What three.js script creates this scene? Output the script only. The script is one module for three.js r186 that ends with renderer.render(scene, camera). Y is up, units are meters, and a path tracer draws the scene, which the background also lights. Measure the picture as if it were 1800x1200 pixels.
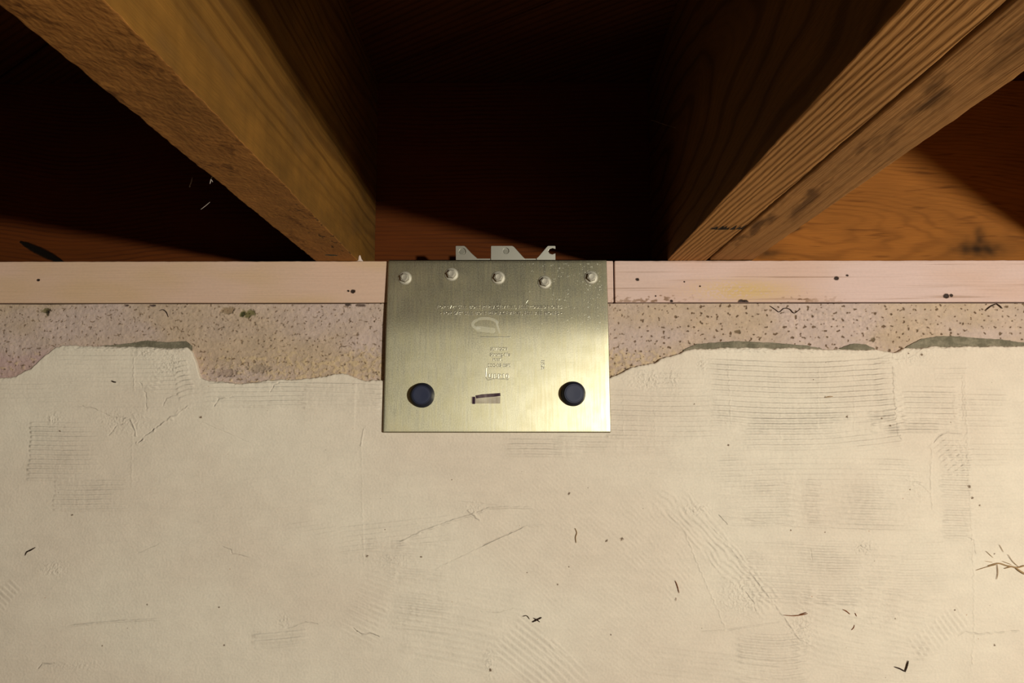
import * as THREE from 'three';
import { mergeGeometries } from 'three/addons/utils/BufferGeometryUtils.js';

// ───────────────────────── camera, light, exposure ─────────────────────────
const F = 1300;                                   // focal length in pixels of the 1800 x 1200 frame
const PITCH = Math.atan(145 / F), YAW = Math.atan(8 / F);
const CAM = new THREE.Vector3(0, -0.1888, 0.845); // sill top is y = 0, front face of the foundation is z = 0
const EXPOSURE = 1.0;
const LAMP = { at: [1.07, -0.222, 2.0], color: [1.0, 0.975, 0.865], power: 13.2, radius: 0.035 };
const FLOOR_Y = -0.72;

const scene = new THREE.Scene();
scene.background = new THREE.Color(0x000000);
const camera = new THREE.PerspectiveCamera(2 * Math.atan(600 / F) * 180 / Math.PI, 1.5, 0.02, 50);
camera.position.copy(CAM);
camera.rotation.set(PITCH, YAW, 0, 'YXZ');
const renderer = new THREE.WebGLRenderer({ antialias: true });
renderer.toneMapping = THREE.LinearToneMapping;
renderer.toneMappingExposure = EXPOSURE;
renderer.shadowMap.enabled = true;

// ───────────────────────── helpers ─────────────────────────
const used = {};
function numbered(n) { const k = used[n] = (used[n] ?? -1) + 1; return k ? n + '_' + String(k).padStart(3, '0') : n; }
function tag(o, label, category, group) { o.userData = { ...o.userData, label, category }; if (group) o.userData.group = group; return o; }
function lit(o) { o.traverse((m) => { if (m.isMesh) { m.castShadow = true; m.receiveShadow = true; } }); return o; }
function mesh(name, geo, mat, parent) {
  const m = new THREE.Mesh(geo, mat); m.castShadow = m.receiveShadow = true;
  if (!parent) { m.name = numbered(name); scene.add(m); } else { m.name = name; parent.add(m); }
  return m;
}
function struct(name, geo, mat) { const m = mesh(name, geo, mat); m.userData.kind = 'structure'; return m; }
function thing(name, pos, label, category, group) { const g = new THREE.Group(); g.name = numbered(name); g.position.set(...pos); scene.add(g); return tag(g, label, category, group); }
// a point of the place: where the photograph's pixel meets the plane z
function at(px, py, z = 0) {
  const d = new THREE.Vector3((px - 900) / F, -(py - 600) / F, -1).applyEuler(new THREE.Euler(PITCH, YAW, 0, 'YXZ'));
  return CAM.clone().addScaledVector(d, (z - CAM.z) / d.z);
}
function rng(seed) { let s = seed >>> 0; return () => { s = (s + 0x6d2b79f5) | 0; let t = Math.imul(s ^ (s >>> 15), 1 | s); t = (t + Math.imul(t ^ (t >>> 7), 61 | t)) ^ t; return ((t ^ (t >>> 14)) >>> 0) / 4294967296; }; }
const PERM = new Uint8Array(512), GX = new Float32Array(256), GY = new Float32Array(256);
{ const r = rng(77), p = Array.from({ length: 256 }, (_, i) => i); for (let i = 255; i > 0; i--) { const j = Math.floor(r() * (i + 1)); [p[i], p[j]] = [p[j], p[i]]; }
  for (let i = 0; i < 512; i++) PERM[i] = p[i & 255]; for (let i = 0; i < 256; i++) { const a = i / 256 * Math.PI * 2; GX[i] = Math.cos(a); GY[i] = Math.sin(a); } }
function noise(x, y) {                            // gradient noise, about -0.7 … 0.7
  const xf = Math.floor(x), yf = Math.floor(y), X = xf & 255, Y = yf & 255; x -= xf; y -= yf;
  const u = x * x * x * (x * (x * 6 - 15) + 10), v = y * y * y * (y * (y * 6 - 15) + 10);
  const a = PERM[PERM[X] + Y], b = PERM[PERM[X + 1] + Y], c = PERM[PERM[X] + Y + 1], d = PERM[PERM[X + 1] + Y + 1];
  const n0 = GX[a] * x + GY[a] * y, n1 = GX[b] * (x - 1) + GY[b] * y, n2 = GX[c] * x + GY[c] * (y - 1), n3 = GX[d] * (x - 1) + GY[d] * (y - 1);
  return n0 + u * (n1 - n0) + v * (n2 + u * (n3 - n2) - n0 - u * (n1 - n0));
}
function fbm(x, y, o = 4) { let s = 0, a = 1, t = 0; for (let i = 0; i < o; i++) { s += a * noise(x, y); t += a; a *= 0.5; x = x * 2.03 + 17.1; y = y * 2.03 - 9.7; } return s / t * 1.4; }
const clamp = (x, a = 0, b = 1) => Math.min(b, Math.max(a, x)), mix = (a, b, t) => a + (b - a) * t;
const smooth = (a, b, x) => { const t = clamp((x - a) / (b - a)); return t * t * (3 - 2 * t); };

// A baked surface: fn(x, y, out) gives out[0..2] colour (sRGB 0..255), out[3] height in metres, out[4] roughness; the texture covers [x0, x1] x [y0, y1] metres.
function bake(W, H, x0, y0, x1, y1, fn, { bump = 0.004, rough = false } = {}) {
  const col = new Uint8Array(W * H * 4), hgt = new Float32Array(W * H), rg = rough ? new Uint8Array(W * H * 4) : null, out = [0, 0, 0, 0, 0.8];
  for (let j = 0, k = 0; j < H; j++) {
    const y = y0 + (j + 0.5) / H * (y1 - y0);
    for (let i = 0; i < W; i++, k++) {
      out[3] = 0; fn(x0 + (i + 0.5) / W * (x1 - x0), y, out, i, j);
      col[k * 4] = clamp(out[0], 0, 255); col[k * 4 + 1] = clamp(out[1], 0, 255); col[k * 4 + 2] = clamp(out[2], 0, 255); col[k * 4 + 3] = 255;
      hgt[k] = 0.5 + out[3] / bump;
      if (rg) { rg[k * 4] = rg[k * 4 + 2] = 255; rg[k * 4 + 1] = clamp(out[4] * 255, 0, 255); rg[k * 4 + 3] = 255; }
    }
  }
  const tex = (data, format, type, srgb) => {
    const t = new THREE.DataTexture(data, W, H, format, type);
    t.magFilter = THREE.LinearFilter; t.minFilter = THREE.LinearFilter; t.wrapS = t.wrapT = THREE.MirroredRepeatWrapping;
    if (srgb) t.colorSpace = THREE.SRGBColorSpace; t.needsUpdate = true; return t;
  };
  const r = { map: tex(col, THREE.RGBAFormat, THREE.UnsignedByteType, true), bumpMap: tex(hgt, THREE.RedFormat, THREE.FloatType), bumpScale: bump,
    uv: (x, y) => [(x - x0) / (x1 - x0), (y - y0) / (y1 - y0)] };
  if (rg) r.roughnessMap = tex(rg, THREE.RGBAFormat, THREE.UnsignedByteType);
  return r;
}
const wood = (b, o) => new THREE.MeshPhysicalMaterial({ map: b.map, bumpMap: b.bumpMap, bumpScale: b.bumpScale, roughness: 0.9, specularIntensity: 0.25, ...o });
const surf = (b, o) => new THREE.MeshStandardMaterial({ map: b.map, bumpMap: b.bumpMap, bumpScale: b.bumpScale, roughness: 0.9, ...(b.roughnessMap ? { roughnessMap: b.roughnessMap } : {}), ...o });

// a board: grid box with rounded edges, own displacement and own uv
function axis(a, b, r, n) { const o = [a, a + 0.12 * r, a + 0.45 * r]; for (let i = 0; i <= n; i++) o.push(a + r + (b - a - 2 * r) * i / n); o.push(b - 0.45 * r, b - 0.12 * r, b); return o; }
function gridBox(xs, ys, zs, r, uvFn, warp) {
  const A = [xs, ys, zs], pos = [], uv = [], idx = [], key = new Map(), shared = [];
  const lo = A.map((a) => a[0] + r), hi = A.map((a) => a[a.length - 1] - r);
  for (let ax = 0; ax < 3; ax++) for (const sg of [1, -1]) {
    const u = (ax + 1) % 3, v = (ax + 2) % 3, U = A[u], V = A[v], start = pos.length / 3;
    for (const b of V) for (const a of U) {
      const p = [0, 0, 0]; p[ax] = sg > 0 ? A[ax][A[ax].length - 1] : A[ax][0]; p[u] = a; p[v] = b;
      const c = p.map((q, k) => clamp(q, lo[k], hi[k])), d = p.map((q, k) => q - c[k]), m = Math.hypot(...d);
      const q = m > 1e-9 ? c.map((cc, k) => cc + d[k] / m * r) : p;
      const t = uvFn(q, ax, sg); uv.push(t[0], t[1]);
      const w = warp ? warp(q) : q; pos.push(...w);
      const id = w.map((t2) => Math.round(t2 * 2e5)).join(); if (!key.has(id)) key.set(id, key.size); shared.push(key.get(id));
    }
    for (let j = 0; j < V.length - 1; j++) for (let i = 0; i < U.length - 1; i++) {
      const a = start + j * U.length + i, b = a + 1, c = a + U.length, d = c + 1;
      if (sg > 0) idx.push(a, b, d, a, d, c); else idx.push(a, d, b, a, c, d);
    }
  }
  const N = new Float64Array(key.size * 3);
  for (let i = 0; i < idx.length; i += 3) {
    const [a, b, c] = [idx[i], idx[i + 1], idx[i + 2]].map((k) => [pos[3 * k], pos[3 * k + 1], pos[3 * k + 2]]);
    const e = [b[0] - a[0], b[1] - a[1], b[2] - a[2]], f = [c[0] - a[0], c[1] - a[1], c[2] - a[2]];
    const n = [e[1] * f[2] - e[2] * f[1], e[2] * f[0] - e[0] * f[2], e[0] * f[1] - e[1] * f[0]];
    for (let k = 0; k < 3; k++) for (let m = 0; m < 3; m++) N[3 * shared[idx[i + k]] + m] += n[m];
  }
  const nor = new Float32Array(pos.length);
  for (let k = 0; k < shared.length; k++) { const s = 3 * shared[k], m = Math.hypot(N[s], N[s + 1], N[s + 2]) || 1; for (let q = 0; q < 3; q++) nor[3 * k + q] = N[s + q] / m; }
  const g = new THREE.BufferGeometry();
  g.setAttribute('position', new THREE.Float32BufferAttribute(pos, 3)); g.setAttribute('normal', new THREE.BufferAttribute(nor, 3)); g.setAttribute('uv', new THREE.Float32BufferAttribute(uv, 2));
  g.setIndex(idx); return g;
}
const span = (a, b, step) => { const n = Math.max(1, Math.round((b - a) / step)), o = []; for (let i = 0; i <= n; i++) o.push(a + (b - a) * i / n); return o; };

// ───────────────────────── wood, paint, concrete, stucco surfaces ─────────────────────────
const W3 = (out, a, b, t, k = 1) => { for (let i = 0; i < 3; i++) out[i] = (a[i] + (b[i] - a[i]) * t) * k; };
const rings = (q, k) => { const s = 0.5 + 0.5 * Math.sin(q * 6.28318); return Math.pow(s, k); };

// left joist: bottom (s < w) rough sawn and mottled, side above it with long uneven grain.  l = metres from the wall end
const JW = 0.0505;
const leftWood = bake(2048, 1024, -0.1, 0, 0.7, 0.32, (l, s, o) => {
  const fib = fbm(l * 40, s * 900, 3), big = fbm(l * 9 + 3, s * 14, 3);
  if (s < JW) {
    const v = fbm(l * 210 + 40 * s, s * 330, 3), saw = noise((l * 0.97 + s * 0.35) * 230, s * 12), m = fbm(l * 24, s * 55, 4), calm = smooth(0.03, 0.16, l);
    const dark = smooth(0.05, 0.55, -v * 0.35 + m * 0.75 + saw * 0.12 * calm);
    W3(o, [152, 104, 50], [94, 58, 22], dark * 0.8, 1 + 0.10 * fib + 0.16 * big + 0.06 * v);
    const tear = smooth(0.25, 0.55, fbm(l * 75 + 9, s * 150, 3)) * smooth(0.25, 0.02, Math.abs(l - 0.1)) * smooth(0.015, 0.04, s);
    for (let i = 0; i < 3; i++) o[i] *= 1 - 0.5 * tear;
    o[3] = v * 0.00022 * (0.5 + 0.5 * calm) + saw * 0.00010 * calm + m * 0.0005 - tear * 0.0008;
    // blue-green paint dab near the wall end
    const p = Math.hypot((l - 0.029 + (s - 0.03) * 0.15) / 0.0045, (s - 0.0265) / 0.0095) + 0.5 * fbm(l * 500, s * 500, 2);
    if (p < 0.9) W3(o, [o[0], o[1], o[2]], [36, 62, 62], smooth(0.9, 0.5, p));
  } else {
    const t = s - JW, q = t / 0.0135 + 1.6 * noise(l * 2.6, t * 11 + 4) + 0.3 * noise(l * 11, t * 30) + 1.1 * l + 0.7 * noise(3.3, t * 45);
    const late = rings(q, 3.2) * (0.55 + 0.6 * noise(l * 5, t * 50)) * smooth(0.0, 0.06, t + 0.03 * noise(l * 6, 3)), fine = rings(q * 3 + 0.4 * noise(l * 20, t * 60), 2) * smooth(0.04, 0.09, t);
    const kx = (l - 0.235) / 0.03, ky = (t - 0.098) / 0.014, kn = Math.exp(-(kx * kx + ky * ky));
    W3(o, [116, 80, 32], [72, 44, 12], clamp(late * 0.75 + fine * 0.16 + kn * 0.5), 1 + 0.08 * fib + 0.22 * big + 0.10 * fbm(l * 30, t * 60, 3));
    const grub = smooth(0.1, 0.5, fbm(l * 14 + 60, t * 40, 3)); W3(o, [o[0], o[1], o[2]], [98, 70, 38], 0.4 * grub);
    const ridge = smooth(0.55, 0.8, Math.abs(fbm(l * 4.5 + 30, t * 60, 3)));
    for (let i = 0; i < 3; i++) o[i] *= 1 - 0.18 * ridge;
    o[3] = -late * 0.0005 + fib * 0.00018 - ridge * 0.0004;
  }
});
const stripUv = (b, x0, w, dir) => (p, ax, sg) => {          // unwraps bottom and side of a joist into one strip; dir +1: right side is the one seen
  const arris = dir > 0 ? x0 + w : x0;
  if (ax === 1) return b.uv(p[2] + (sg > 0 ? 0.3 : 0), dir > 0 ? p[0] - x0 : w - (p[0] - x0));
  if (ax === 0) return b.uv(p[2] + (sg === dir ? 0 : 0.37), w + p[1]);
  return b.uv(0.4 + p[1] * 0.2, 0.02 + (p[0] - arris) * 0.5);
};
// first right joist: bottom with bold straight stripes, side with broad cathedral figure
const AW = 0.0458;
const stripeWood = bake(2048, 1024, -0.1, 0, 0.7, 0.32, (l, s, o) => {
  const fib = fbm(l * 36 + 7, s * 900, 3), big = fbm(l * 7 + 13, s * 12, 3);
  if (s < AW) {
    const q = (s + 0.05 * (l - 0.1)) / 0.0054 + 0.25 * noise(l * 9, s * 40) + 0.5 * noise(l * 2.5, 5.5) + 0.8 * noise(1.7, s * 70), late = rings(q, 1.5);
    W3(o, [180, 130, 74], [118, 78, 34], clamp(late * 0.62 * (0.75 + 0.6 * noise(l * 10, s * 90))), 1 + 0.10 * fib + 0.12 * big);
    o[3] = -late * 0.00045 + fib * 0.00015;
    // torn fibres beside the gap
    const c = (l - 0.146) / 0.010 + 0.35 * noise(s * 120, 1), th = 0.62 + 1.1 * noise(s * 330, 9.1), j = smooth(1, 0.75, Math.abs(c)) * smooth(0, 0.25, th - 0.55 * (c + 1)) * smooth(0.034, 0.030, s);
    if (j > 0) { for (let i = 0; i < 3; i++) o[i] *= 1 - 0.78 * j; o[3] -= 0.0012 * j; }
  } else {
    const t = s - AW, q = Math.sqrt(Math.pow((t - 0.12) / 0.032, 2) + Math.pow((l + 0.12) / 0.17, 2)) + 0.55 * fbm(l * 5, t * 9, 3), late = rings(q * 1.6, 5), fine = rings(q * 7, 2);
    W3(o, [106, 72, 34], [58, 36, 14], clamp(late * 0.45 + fine * 0.14), 1 + 0.08 * fib + 0.14 * big);  // side turned from the lamp: its shade is partly painted into this darker brown
    o[3] = -late * 0.0003 + fib * 0.00012;
  }
});
// second right joist: smoother, blotched along the gap
const BW = 0.051;
const blotchWood = bake(2048, 512, -0.1, 0, 0.7, 0.16, (l, s, o) => {
  const fib = fbm(l * 30 + 70, s * 800, 3), big = fbm(l * 8 + 43, s * 22, 3), m = fbm(l * 17 + 14 * s, s * 60, 4);
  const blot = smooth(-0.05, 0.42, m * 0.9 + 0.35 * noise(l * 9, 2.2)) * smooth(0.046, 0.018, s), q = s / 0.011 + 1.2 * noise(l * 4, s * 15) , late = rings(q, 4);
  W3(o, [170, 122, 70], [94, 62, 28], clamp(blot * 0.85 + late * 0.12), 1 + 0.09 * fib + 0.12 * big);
  o[3] = fib * 0.00016 - blot * 0.0003 - late * 0.0002 + fbm(l * 120, s * 160, 2) * 0.0001;
});
// rim board: x along the wall, straight red grain in the middle, a big swirl in the right bay
const SPLIT = [[at(36, 425, -0.102), at(112, 462, -0.102), 0.0065]];
const rimWood = bake(2048, 512, -0.76, 0, 0.78, 0.27, (x, y, o) => {
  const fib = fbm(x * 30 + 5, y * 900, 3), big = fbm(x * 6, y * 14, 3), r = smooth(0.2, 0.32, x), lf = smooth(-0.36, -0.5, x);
  const cx = (x - 0.395) / 0.13, cy = (y - 0.083) / 0.032, sw = Math.sqrt(cx * cx + cy * cy) * 2.4 + 0.6 * noise(x * 14, y * 50);
  const st = y / 0.0058 + 1.1 * noise(x * 3, y * 8) + 0.4 * noise(x * 12, y * 40) + lf * 3 * Math.exp(-Math.pow((x + 0.58) / 0.1, 2));
  const q = mix(st, sw * 1.7 + y / 0.012, r), late = rings(q + 0.2 * noise(x * 40, y * 200), 3) * (0.6 + 0.8 * noise(x * 9 + 4, y * 35));
  const streak = smooth(0.22, 0.6, fbm(x * 16, y * 160 + 9 * noise(x * 3, 1), 3)) * r;
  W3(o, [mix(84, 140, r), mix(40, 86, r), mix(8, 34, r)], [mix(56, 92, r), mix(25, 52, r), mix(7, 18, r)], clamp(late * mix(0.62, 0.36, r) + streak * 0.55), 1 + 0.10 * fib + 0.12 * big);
  o[3] = -late * 0.0003 + fib * 0.0002;
  for (const [p, q2, w] of SPLIT) { const ex = q2.x - p.x, ey = q2.y - p.y, t = clamp(((x - p.x) * ex + (y - p.y) * ey) / (ex * ex + ey * ey)), dd = Math.hypot(x - p.x - t * ex, y - p.y - t * ey) + 0.0006 * noise(x * 260, y * 260), ww = w * Math.sqrt(Math.sin(Math.PI * clamp(t, 0.03, 0.97))); if (dd < ww) { const f = smooth(ww, ww * 0.5, dd); for (let i = 0; i < 3; i++) o[i] *= 1 - 0.85 * f; o[3] -= 0.002 * f; } }
  // knots and a dark stain at the foot of the right bay
  const kx = (x - 0.602) / 0.03, ky = (y - 0.037) / 0.010, k = Math.exp(-kx * kx - ky * ky) + 0.8 * Math.exp(-Math.pow((x - 0.604) / 0.006, 2) - Math.pow((y - 0.055) / 0.010, 2)) + Math.exp(-Math.pow((x - 0.364) / 0.010, 2) - Math.pow((y - 0.063 - 0.3 * (x - 0.364)) / 0.0022, 2)) + 0.8 * Math.exp(-Math.pow((x - 0.326) / 0.016, 2) - Math.pow((y - 0.032) / 0.006, 2));
  const kk = clamp(k * (0.8 + 0.6 * noise(x * 90, y * 120)));
  for (let i = 0; i < 3; i++) o[i] *= 1 - 0.62 * kk;
});
const boardWood = bake(1024, 256, 0, 0, 1.2, 0.14, (x, y, o) => {
  const q = y / 0.010 + 1.4 * noise(x * 2.5, y * 10), late = rings(q, 3), fib = fbm(x * 30, y * 800, 3), big = fbm(x * 6 + 3, y * 20, 3);
  W3(o, [92, 54, 24], [60, 32, 12], late * 0.55, 1 + 0.1 * fib + 0.15 * big); o[3] = -late * 0.0003 + fib * 0.0002;
});

// painted sill: pinkish white paint over horizontal grain, nail holes and bare spots
const holes = [[67, 492, 2.6], [620, 512, 4], [612, 511, 2], [1120, 491, 3], [1470, 489, 4], [1489, 484, 2], [1663, 520, 5], [1672, 519, 3], [1303, 531, 6], [1310, 531, 5], [1180, 529, 2.5], [1152, 520, 1.2], [1230, 503, 1.4], [1203, 495, 1.4], [703, 503, 1.2]]
  .map(([x, y, r]) => { const p = at(x, y, 0.001); return [p.x, p.y, r * 0.00052]; });
const SILL_H = 0.0495;
const sillPaint = bake(2048, 256, -0.66, -0.1, 0.66, 0, (x, y, o) => {
  const g = fbm(x * 14, y * 700, 3), g2 = fbm(x * 5 + 4, y * 320, 3), big = fbm(x * 5, y * 16, 3), f = fbm(x * 300, y * 400, 2);
  const right = smooth(0.0, 0.2, x), crack = smooth(0.42, 0.75, g2 + 0.2 * right) * (0.35 + 0.65 * right);
  W3(o, [206, mix(174, 179, right), mix(152, 170, right)], [200, 168, mix(132, 152, right)], smooth(-0.2, 0.4, big), 1 + 0.025 * g + 0.02 * f);
  const yel = Math.exp(-Math.pow((x - 0.262) / 0.05, 2) - Math.pow((y + 0.036) / 0.011, 2)) * smooth(-0.3, 0.2, f + big);
  W3(o, [o[0], o[1], o[2]], [200, 168, 104], 0.8 * clamp(yel));
  const wear = smooth(0.36, 0.6, fbm(x * 130, y * 200, 3) + 0.5 * smooth(-0.036, -0.047, y) - 0.12) * right * smooth(-0.028, -0.046, y) * smooth(-0.05, 0.35, fbm(x * 11, 6.6, 2));
  W3(o, [o[0], o[1], o[2]], [104, 72, 44], clamp(crack * 0.30 + wear * 0.75));
  o[3] = g * 0.00022 - crack * 0.0003 - wear * 0.0004 + f * 0.00004;
  for (const h of holes) { const d = Math.hypot((x - h[0]) / 1.25, y - h[1]) + 0.0005 * noise(x * 700, y * 700); if (d < h[2] * 1.3) { const t = smooth(h[2] * 1.25, h[2] * 0.7, d); W3(o, [o[0], o[1], o[2]], [40, 22, 12], t); o[3] -= 0.0016 * t; } }
}, { bump: 0.005 });

const SPALLS = [[80, 545, 11, 6, [92, 84, 48]], [84, 549, 4, 6, [52, 44, 22]], [435, 551, 17, 8, [92, 88, 44]], [428, 552, 5, 4, [50, 52, 22]], [400, 545, 14, 7, [140, 116, 88]], [612, 535, 6, 4, [38, 26, 22]], [632, 537, 10, 3, [70, 52, 42]], [455, 648, 22, 8, [158, 138, 118]], [395, 655, 26, 8, [160, 138, 124]], [1297, 583, 6, 4, [90, 72, 48]], [1535, 596, 5, 5, [84, 68, 44]], [1181, 530, 7, 4, [84, 64, 50]], [222, 537, 5, 2, [60, 40, 34]], [268, 537, 7, 2, [50, 34, 34]]]
  .map(([x, y, a, b, c]) => { const p = at(x, y, 0); return [p.x, p.y, a * 0.00065, b * 0.00065, c]; });
// concrete band between sill and stucco, painted pinkish, pitted, with lumps of pale aggregate
const bandPaint = bake(2048, 512, -0.66, -0.30, 0.66, -0.05, (x, y, o) => {
  const f = fbm(x * 220, y * 240, 4), m = fbm(x * 42, y * 46, 4), big = fbm(x * 7 + 9, y * 14, 3), fine = fbm(x * 700, y * 720, 2);
  const right = smooth(0.05, 0.2, x), low = smooth(-0.098, -0.115, y + 0.012 * noise(x * 20, 3));
  W3(o, [189, 168, 157], [185, 162, 138], smooth(-0.3, 0.35, big), 1 + 0.07 * m + 0.06 * f + 0.03 * fine);
  const mauve = smooth(-0.33, -0.42, x) * low; W3(o, [o[0], o[1], o[2]], [180, 148, 146], 0.6 * mauve);
  const agg = smooth(0.05, 0.5, fbm(x * 170 + 31, y * 180, 3) + 0.25 * low * smooth(-0.4, -0.2, x)) * (0.25 + 0.75 * low); W3(o, [o[0], o[1], o[2]], [206, 180, 136], 0.55 * agg);
  const pn = fbm(x * 210 + 50, y * 250 + 8, 2), pit = smooth(0.30, 0.52, pn) * mix(0.55, 1, right);
  const worm = smooth(0.12, 0.5, fbm(x * 40 + 9 * noise(x * 30, y * 30), y * 95, 3) - 0.05) * smooth(0.10, 0.0, Math.abs(noise(x * 120, y * 140))) * (1 - right);
  W3(o, [o[0], o[1], o[2]], [92, 68, 44], clamp(pit * 0.8 + worm * 0.85));
  const gritty = smooth(0.0, 0.4, fbm(x * 11 + 3, y * 22, 2)); for (let i = 0; i < 3; i++) o[i] *= 1 + 0.12 * gritty * fbm(x * 330, y * 340, 2);
  o[3] = m * 0.0009 + f * 0.0006 + agg * 0.0006 - pit * 0.0012 - worm * 0.0010 + fine * 0.0001;
  // mossy spalls
  for (const s of SPALLS) { const d = Math.hypot((x - s[0]) / s[2], (y - s[1]) / s[3]) + 0.9 * fbm(x * 190, y * 190, 3); if (d < 1.1) { const t = smooth(1.1, 0.45, d); W3(o, [o[0], o[1], o[2]], s[4], t * 0.75); o[3] -= 0.0012 * t; } }
}, { bump: 0.006 });

// stucco coat: cream cement troweled with a notched float, so it carries combed ridges, trowel edges and torn places
const ST_Z = 0.005, SX0 = -0.62, SX1 = 0.62, SY0 = -0.52, SY1 = -0.09, SW = 2048, SH = 1024;
const stucco = (() => {
  const h = new Float32Array(SW * SH), dx = (SX1 - SX0) / SW, dy = (SY1 - SY0) / SH;
  const region = (x0, x1, y0, y1, fn) => {
    const i0 = Math.max(0, Math.floor((x0 - SX0) / dx)), i1 = Math.min(SW - 1, Math.ceil((x1 - SX0) / dx)), j0 = Math.max(0, Math.floor((y0 - SY0) / dy)), j1 = Math.min(SH - 1, Math.ceil((y1 - SY0) / dy));
    for (let j = j0; j <= j1; j++) for (let i = i0; i <= i1; i++) h[j * SW + i] += fn(SX0 + (i + 0.5) * dx, SY0 + (j + 0.5) * dy);
  };
  // combed patches: centre, half sizes, angle in degrees, period, height in mm, bow, softness of the four edges (left, right, top, bottom; px)
  const combs = [
    [[125, 790], [76, 62], 0.5, 8.2, 0.30, 0, [5, 90, 30, 14]], [[185, 868], [92, 34], 0.5, 8.2, 0.24, 0, [5, 120, 14, 8]],
    [[215, 662], [130, 46], -0.5, 7.8, 0.13, 0.03, [30, 40, 8, 20]], [[40, 690], [60, 24], 0, 8, 0.12, 0, [10, 30, 8, 10]], [[322, 668], [17, 44], -14, 9, 0.34, -0.3, [6, 6, 10, 14]], [[285, 655], [14, 46], 30, 8, 0.16, 0, [5, 5, 10, 14]],
    [[520, 695], [165, 27], 0.5, 8, 0.26, -0.02, [20, 30, 6, 12]], [[600, 700], [72, 29], 1, 8, 0.22, 0.06, [10, 8, 6, 8]],
    [[950, 788], [75, 18], 1, 9, 0.30, 0, [30, 20, 4, 5]], [[1090, 784], [120, 20], 0, 9, 0.24, 0.02, [20, 60, 6, 12]], [[1170, 730], [105, 52], 1, 8.8, 0.24, 0.02, [8, 40, 16, 14]], [[1190, 672], [60, 36], 0, 8.6, 0.14, 0, [30, 20, 20, 14]],
    [[1405, 698], [172, 76], 0, 9.1, 0.34, 0.10, [30, 5, 14, 40]], [[1440, 760], [150, 46], -3, 9.1, 0.26, 0.10, [40, 14, 20, 30]], [[1560, 690], [24, 70], -14, 9.1, 0.25, 0.1, [12, 4, 14, 14]],
    [[1440, 860], [190, 70], 0, 9.2, 0.23, -0.05, [40, 40, 20, 14]], [[1500, 885], [140, 48], 4, 9.2, 0.20, 0.1, [40, 30, 20, 14]], [[1440, 1005], [150, 62], 2, 9.2, 0.26, 0.02, [40, 90, 20, 14]],
    [[1635, 715], [52, 44], 0.5, 9.4, 0.34, 0, [12, 6, 20, 5]], [[1590, 742], [62, 20], 0.3, 12, 0.3, 0, [8, 10, 4, 4]], [[1730, 720], [58, 40], 0.5, 9.2, 0.24, 0, [6, 30, 14, 10]], [[1672, 655], [30, 18], 0, 9, 0.2, 0, [6, 6, 6, 6]],
    [[1682, 860], [30, 100], 2, 8.6, 0.26, 0, [10, 12, 20, 20]], [[1668, 800], [20, 40], -38, 8.6, 0.26, 0, [6, 6, 10, 10]], [[1740, 880], [50, 110], 0, 9, 0.12, 0, [10, 30, 20, 20]],
    [[1360, 1155], [70, 50], 0, 9.6, 0.30, 0.25, [16, 30, 20, 14]], [[1460, 1110], [80, 70], 14, 9.6, 0.24, 0.2, [30, 20, 20, 20]], [[1570, 1090], [80, 60], 14, 9.6, 0.22, 0.1, [30, 14, 20, 20]], [[1650, 1110], [24, 60], 55, 9, 0.26, 0, [8, 8, 14, 14]], [[1590, 1000], [90, 60], 2, 9.2, 0.14, 0.1, [30, 30, 20, 20]],
    [[1275, 975], [30, 130], -42, 9, 0.26, 0, [6, 6, 20, 30], 1], [[1215, 925], [24, 90], -44, 10, 0.2, 0, [8, 8, 20, 30], 1], [[1150, 960], [60, 110], -44, 9, 0.08, 0, [20, 20, 30, 30], 1],
    [[800, 1120], [95, 52], 11, 10.5, 0.34, -0.08, [14, 30, 14, 16]], [[745, 1075], [60, 40], 5, 9, 0.22, 0, [20, 30, 14, 14]], [[930, 1150], [62, 48], 38, 10, 0.32, 0, [20, 20, 12, 20]], [[985, 1180], [50, 40], 45, 11, 0.2, 0, [14, 20, 12, 20]], [[800, 1040], [140, 30], 12, 9.6, 0.14, 0, [30, 30, 10, 12]],
    [[500, 1120], [55, 18], -5, 11, 0.3, 0, [8, 40, 6, 8]], [[550, 930], [60, 22], -9, 8, 0.16, 0, [20, 20, 8, 8]], [[660, 1040], [30, 60], 20, 9, 0.14, 0, [8, 8, 14, 14]], [[12, 1045], [18, 30], 40, 8, 0.2, 0, [6, 6, 10, 10]], [[640, 1090], [40, 40], 25, 9, 0.16, 0, [14, 14, 10, 10]],
    [[720, 985], [80, 40], 4, 8.4, 0.16, 0, [14, 30, 8, 10]], [[700, 940], [110, 30], -6, 8.4, 0.13, 0, [20, 30, 8, 10]], [[1040, 1000], [200, 130], 40, 7.5, 0.05, 0, [40, 40, 40, 40]], [[400, 960], [260, 160], -6, 7, 0.035, 0, [60, 60, 60, 60]], [[1250, 1170], [120, 30], 6, 9, 0.16, 0, [30, 30, 8, 8]],
    [[1330, 790], [230, 60], 0.5, 9.1, 0.10, 0.02, [60, 60, 30, 30]], [[1450, 960], [230, 150], 1.5, 9.2, 0.09, 0.05, [60, 60, 40, 40]], [[1740, 760], [80, 70], 0.5, 9.2, 0.12, 0, [20, 20, 20, 30]], [[230, 690], [190, 40], 0, 8, 0.09, 0.02, [50, 60, 16, 16]], [[420, 700], [90, 30], 0.5, 8, 0.14, 0, [30, 30, 8, 14]], [[1210, 800], [150, 50], 0.5, 9, 0.10, 0, [40, 60, 20, 20]], [[1560, 1160], [90, 40], 4, 9.4, 0.14, 0.1, [30, 30, 14, 10]], [[1130, 640], [50, 24], 0, 8.6, 0.10, 0, [14, 20, 10, 10]],
  ];
  const PX = 0.00064;
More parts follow.
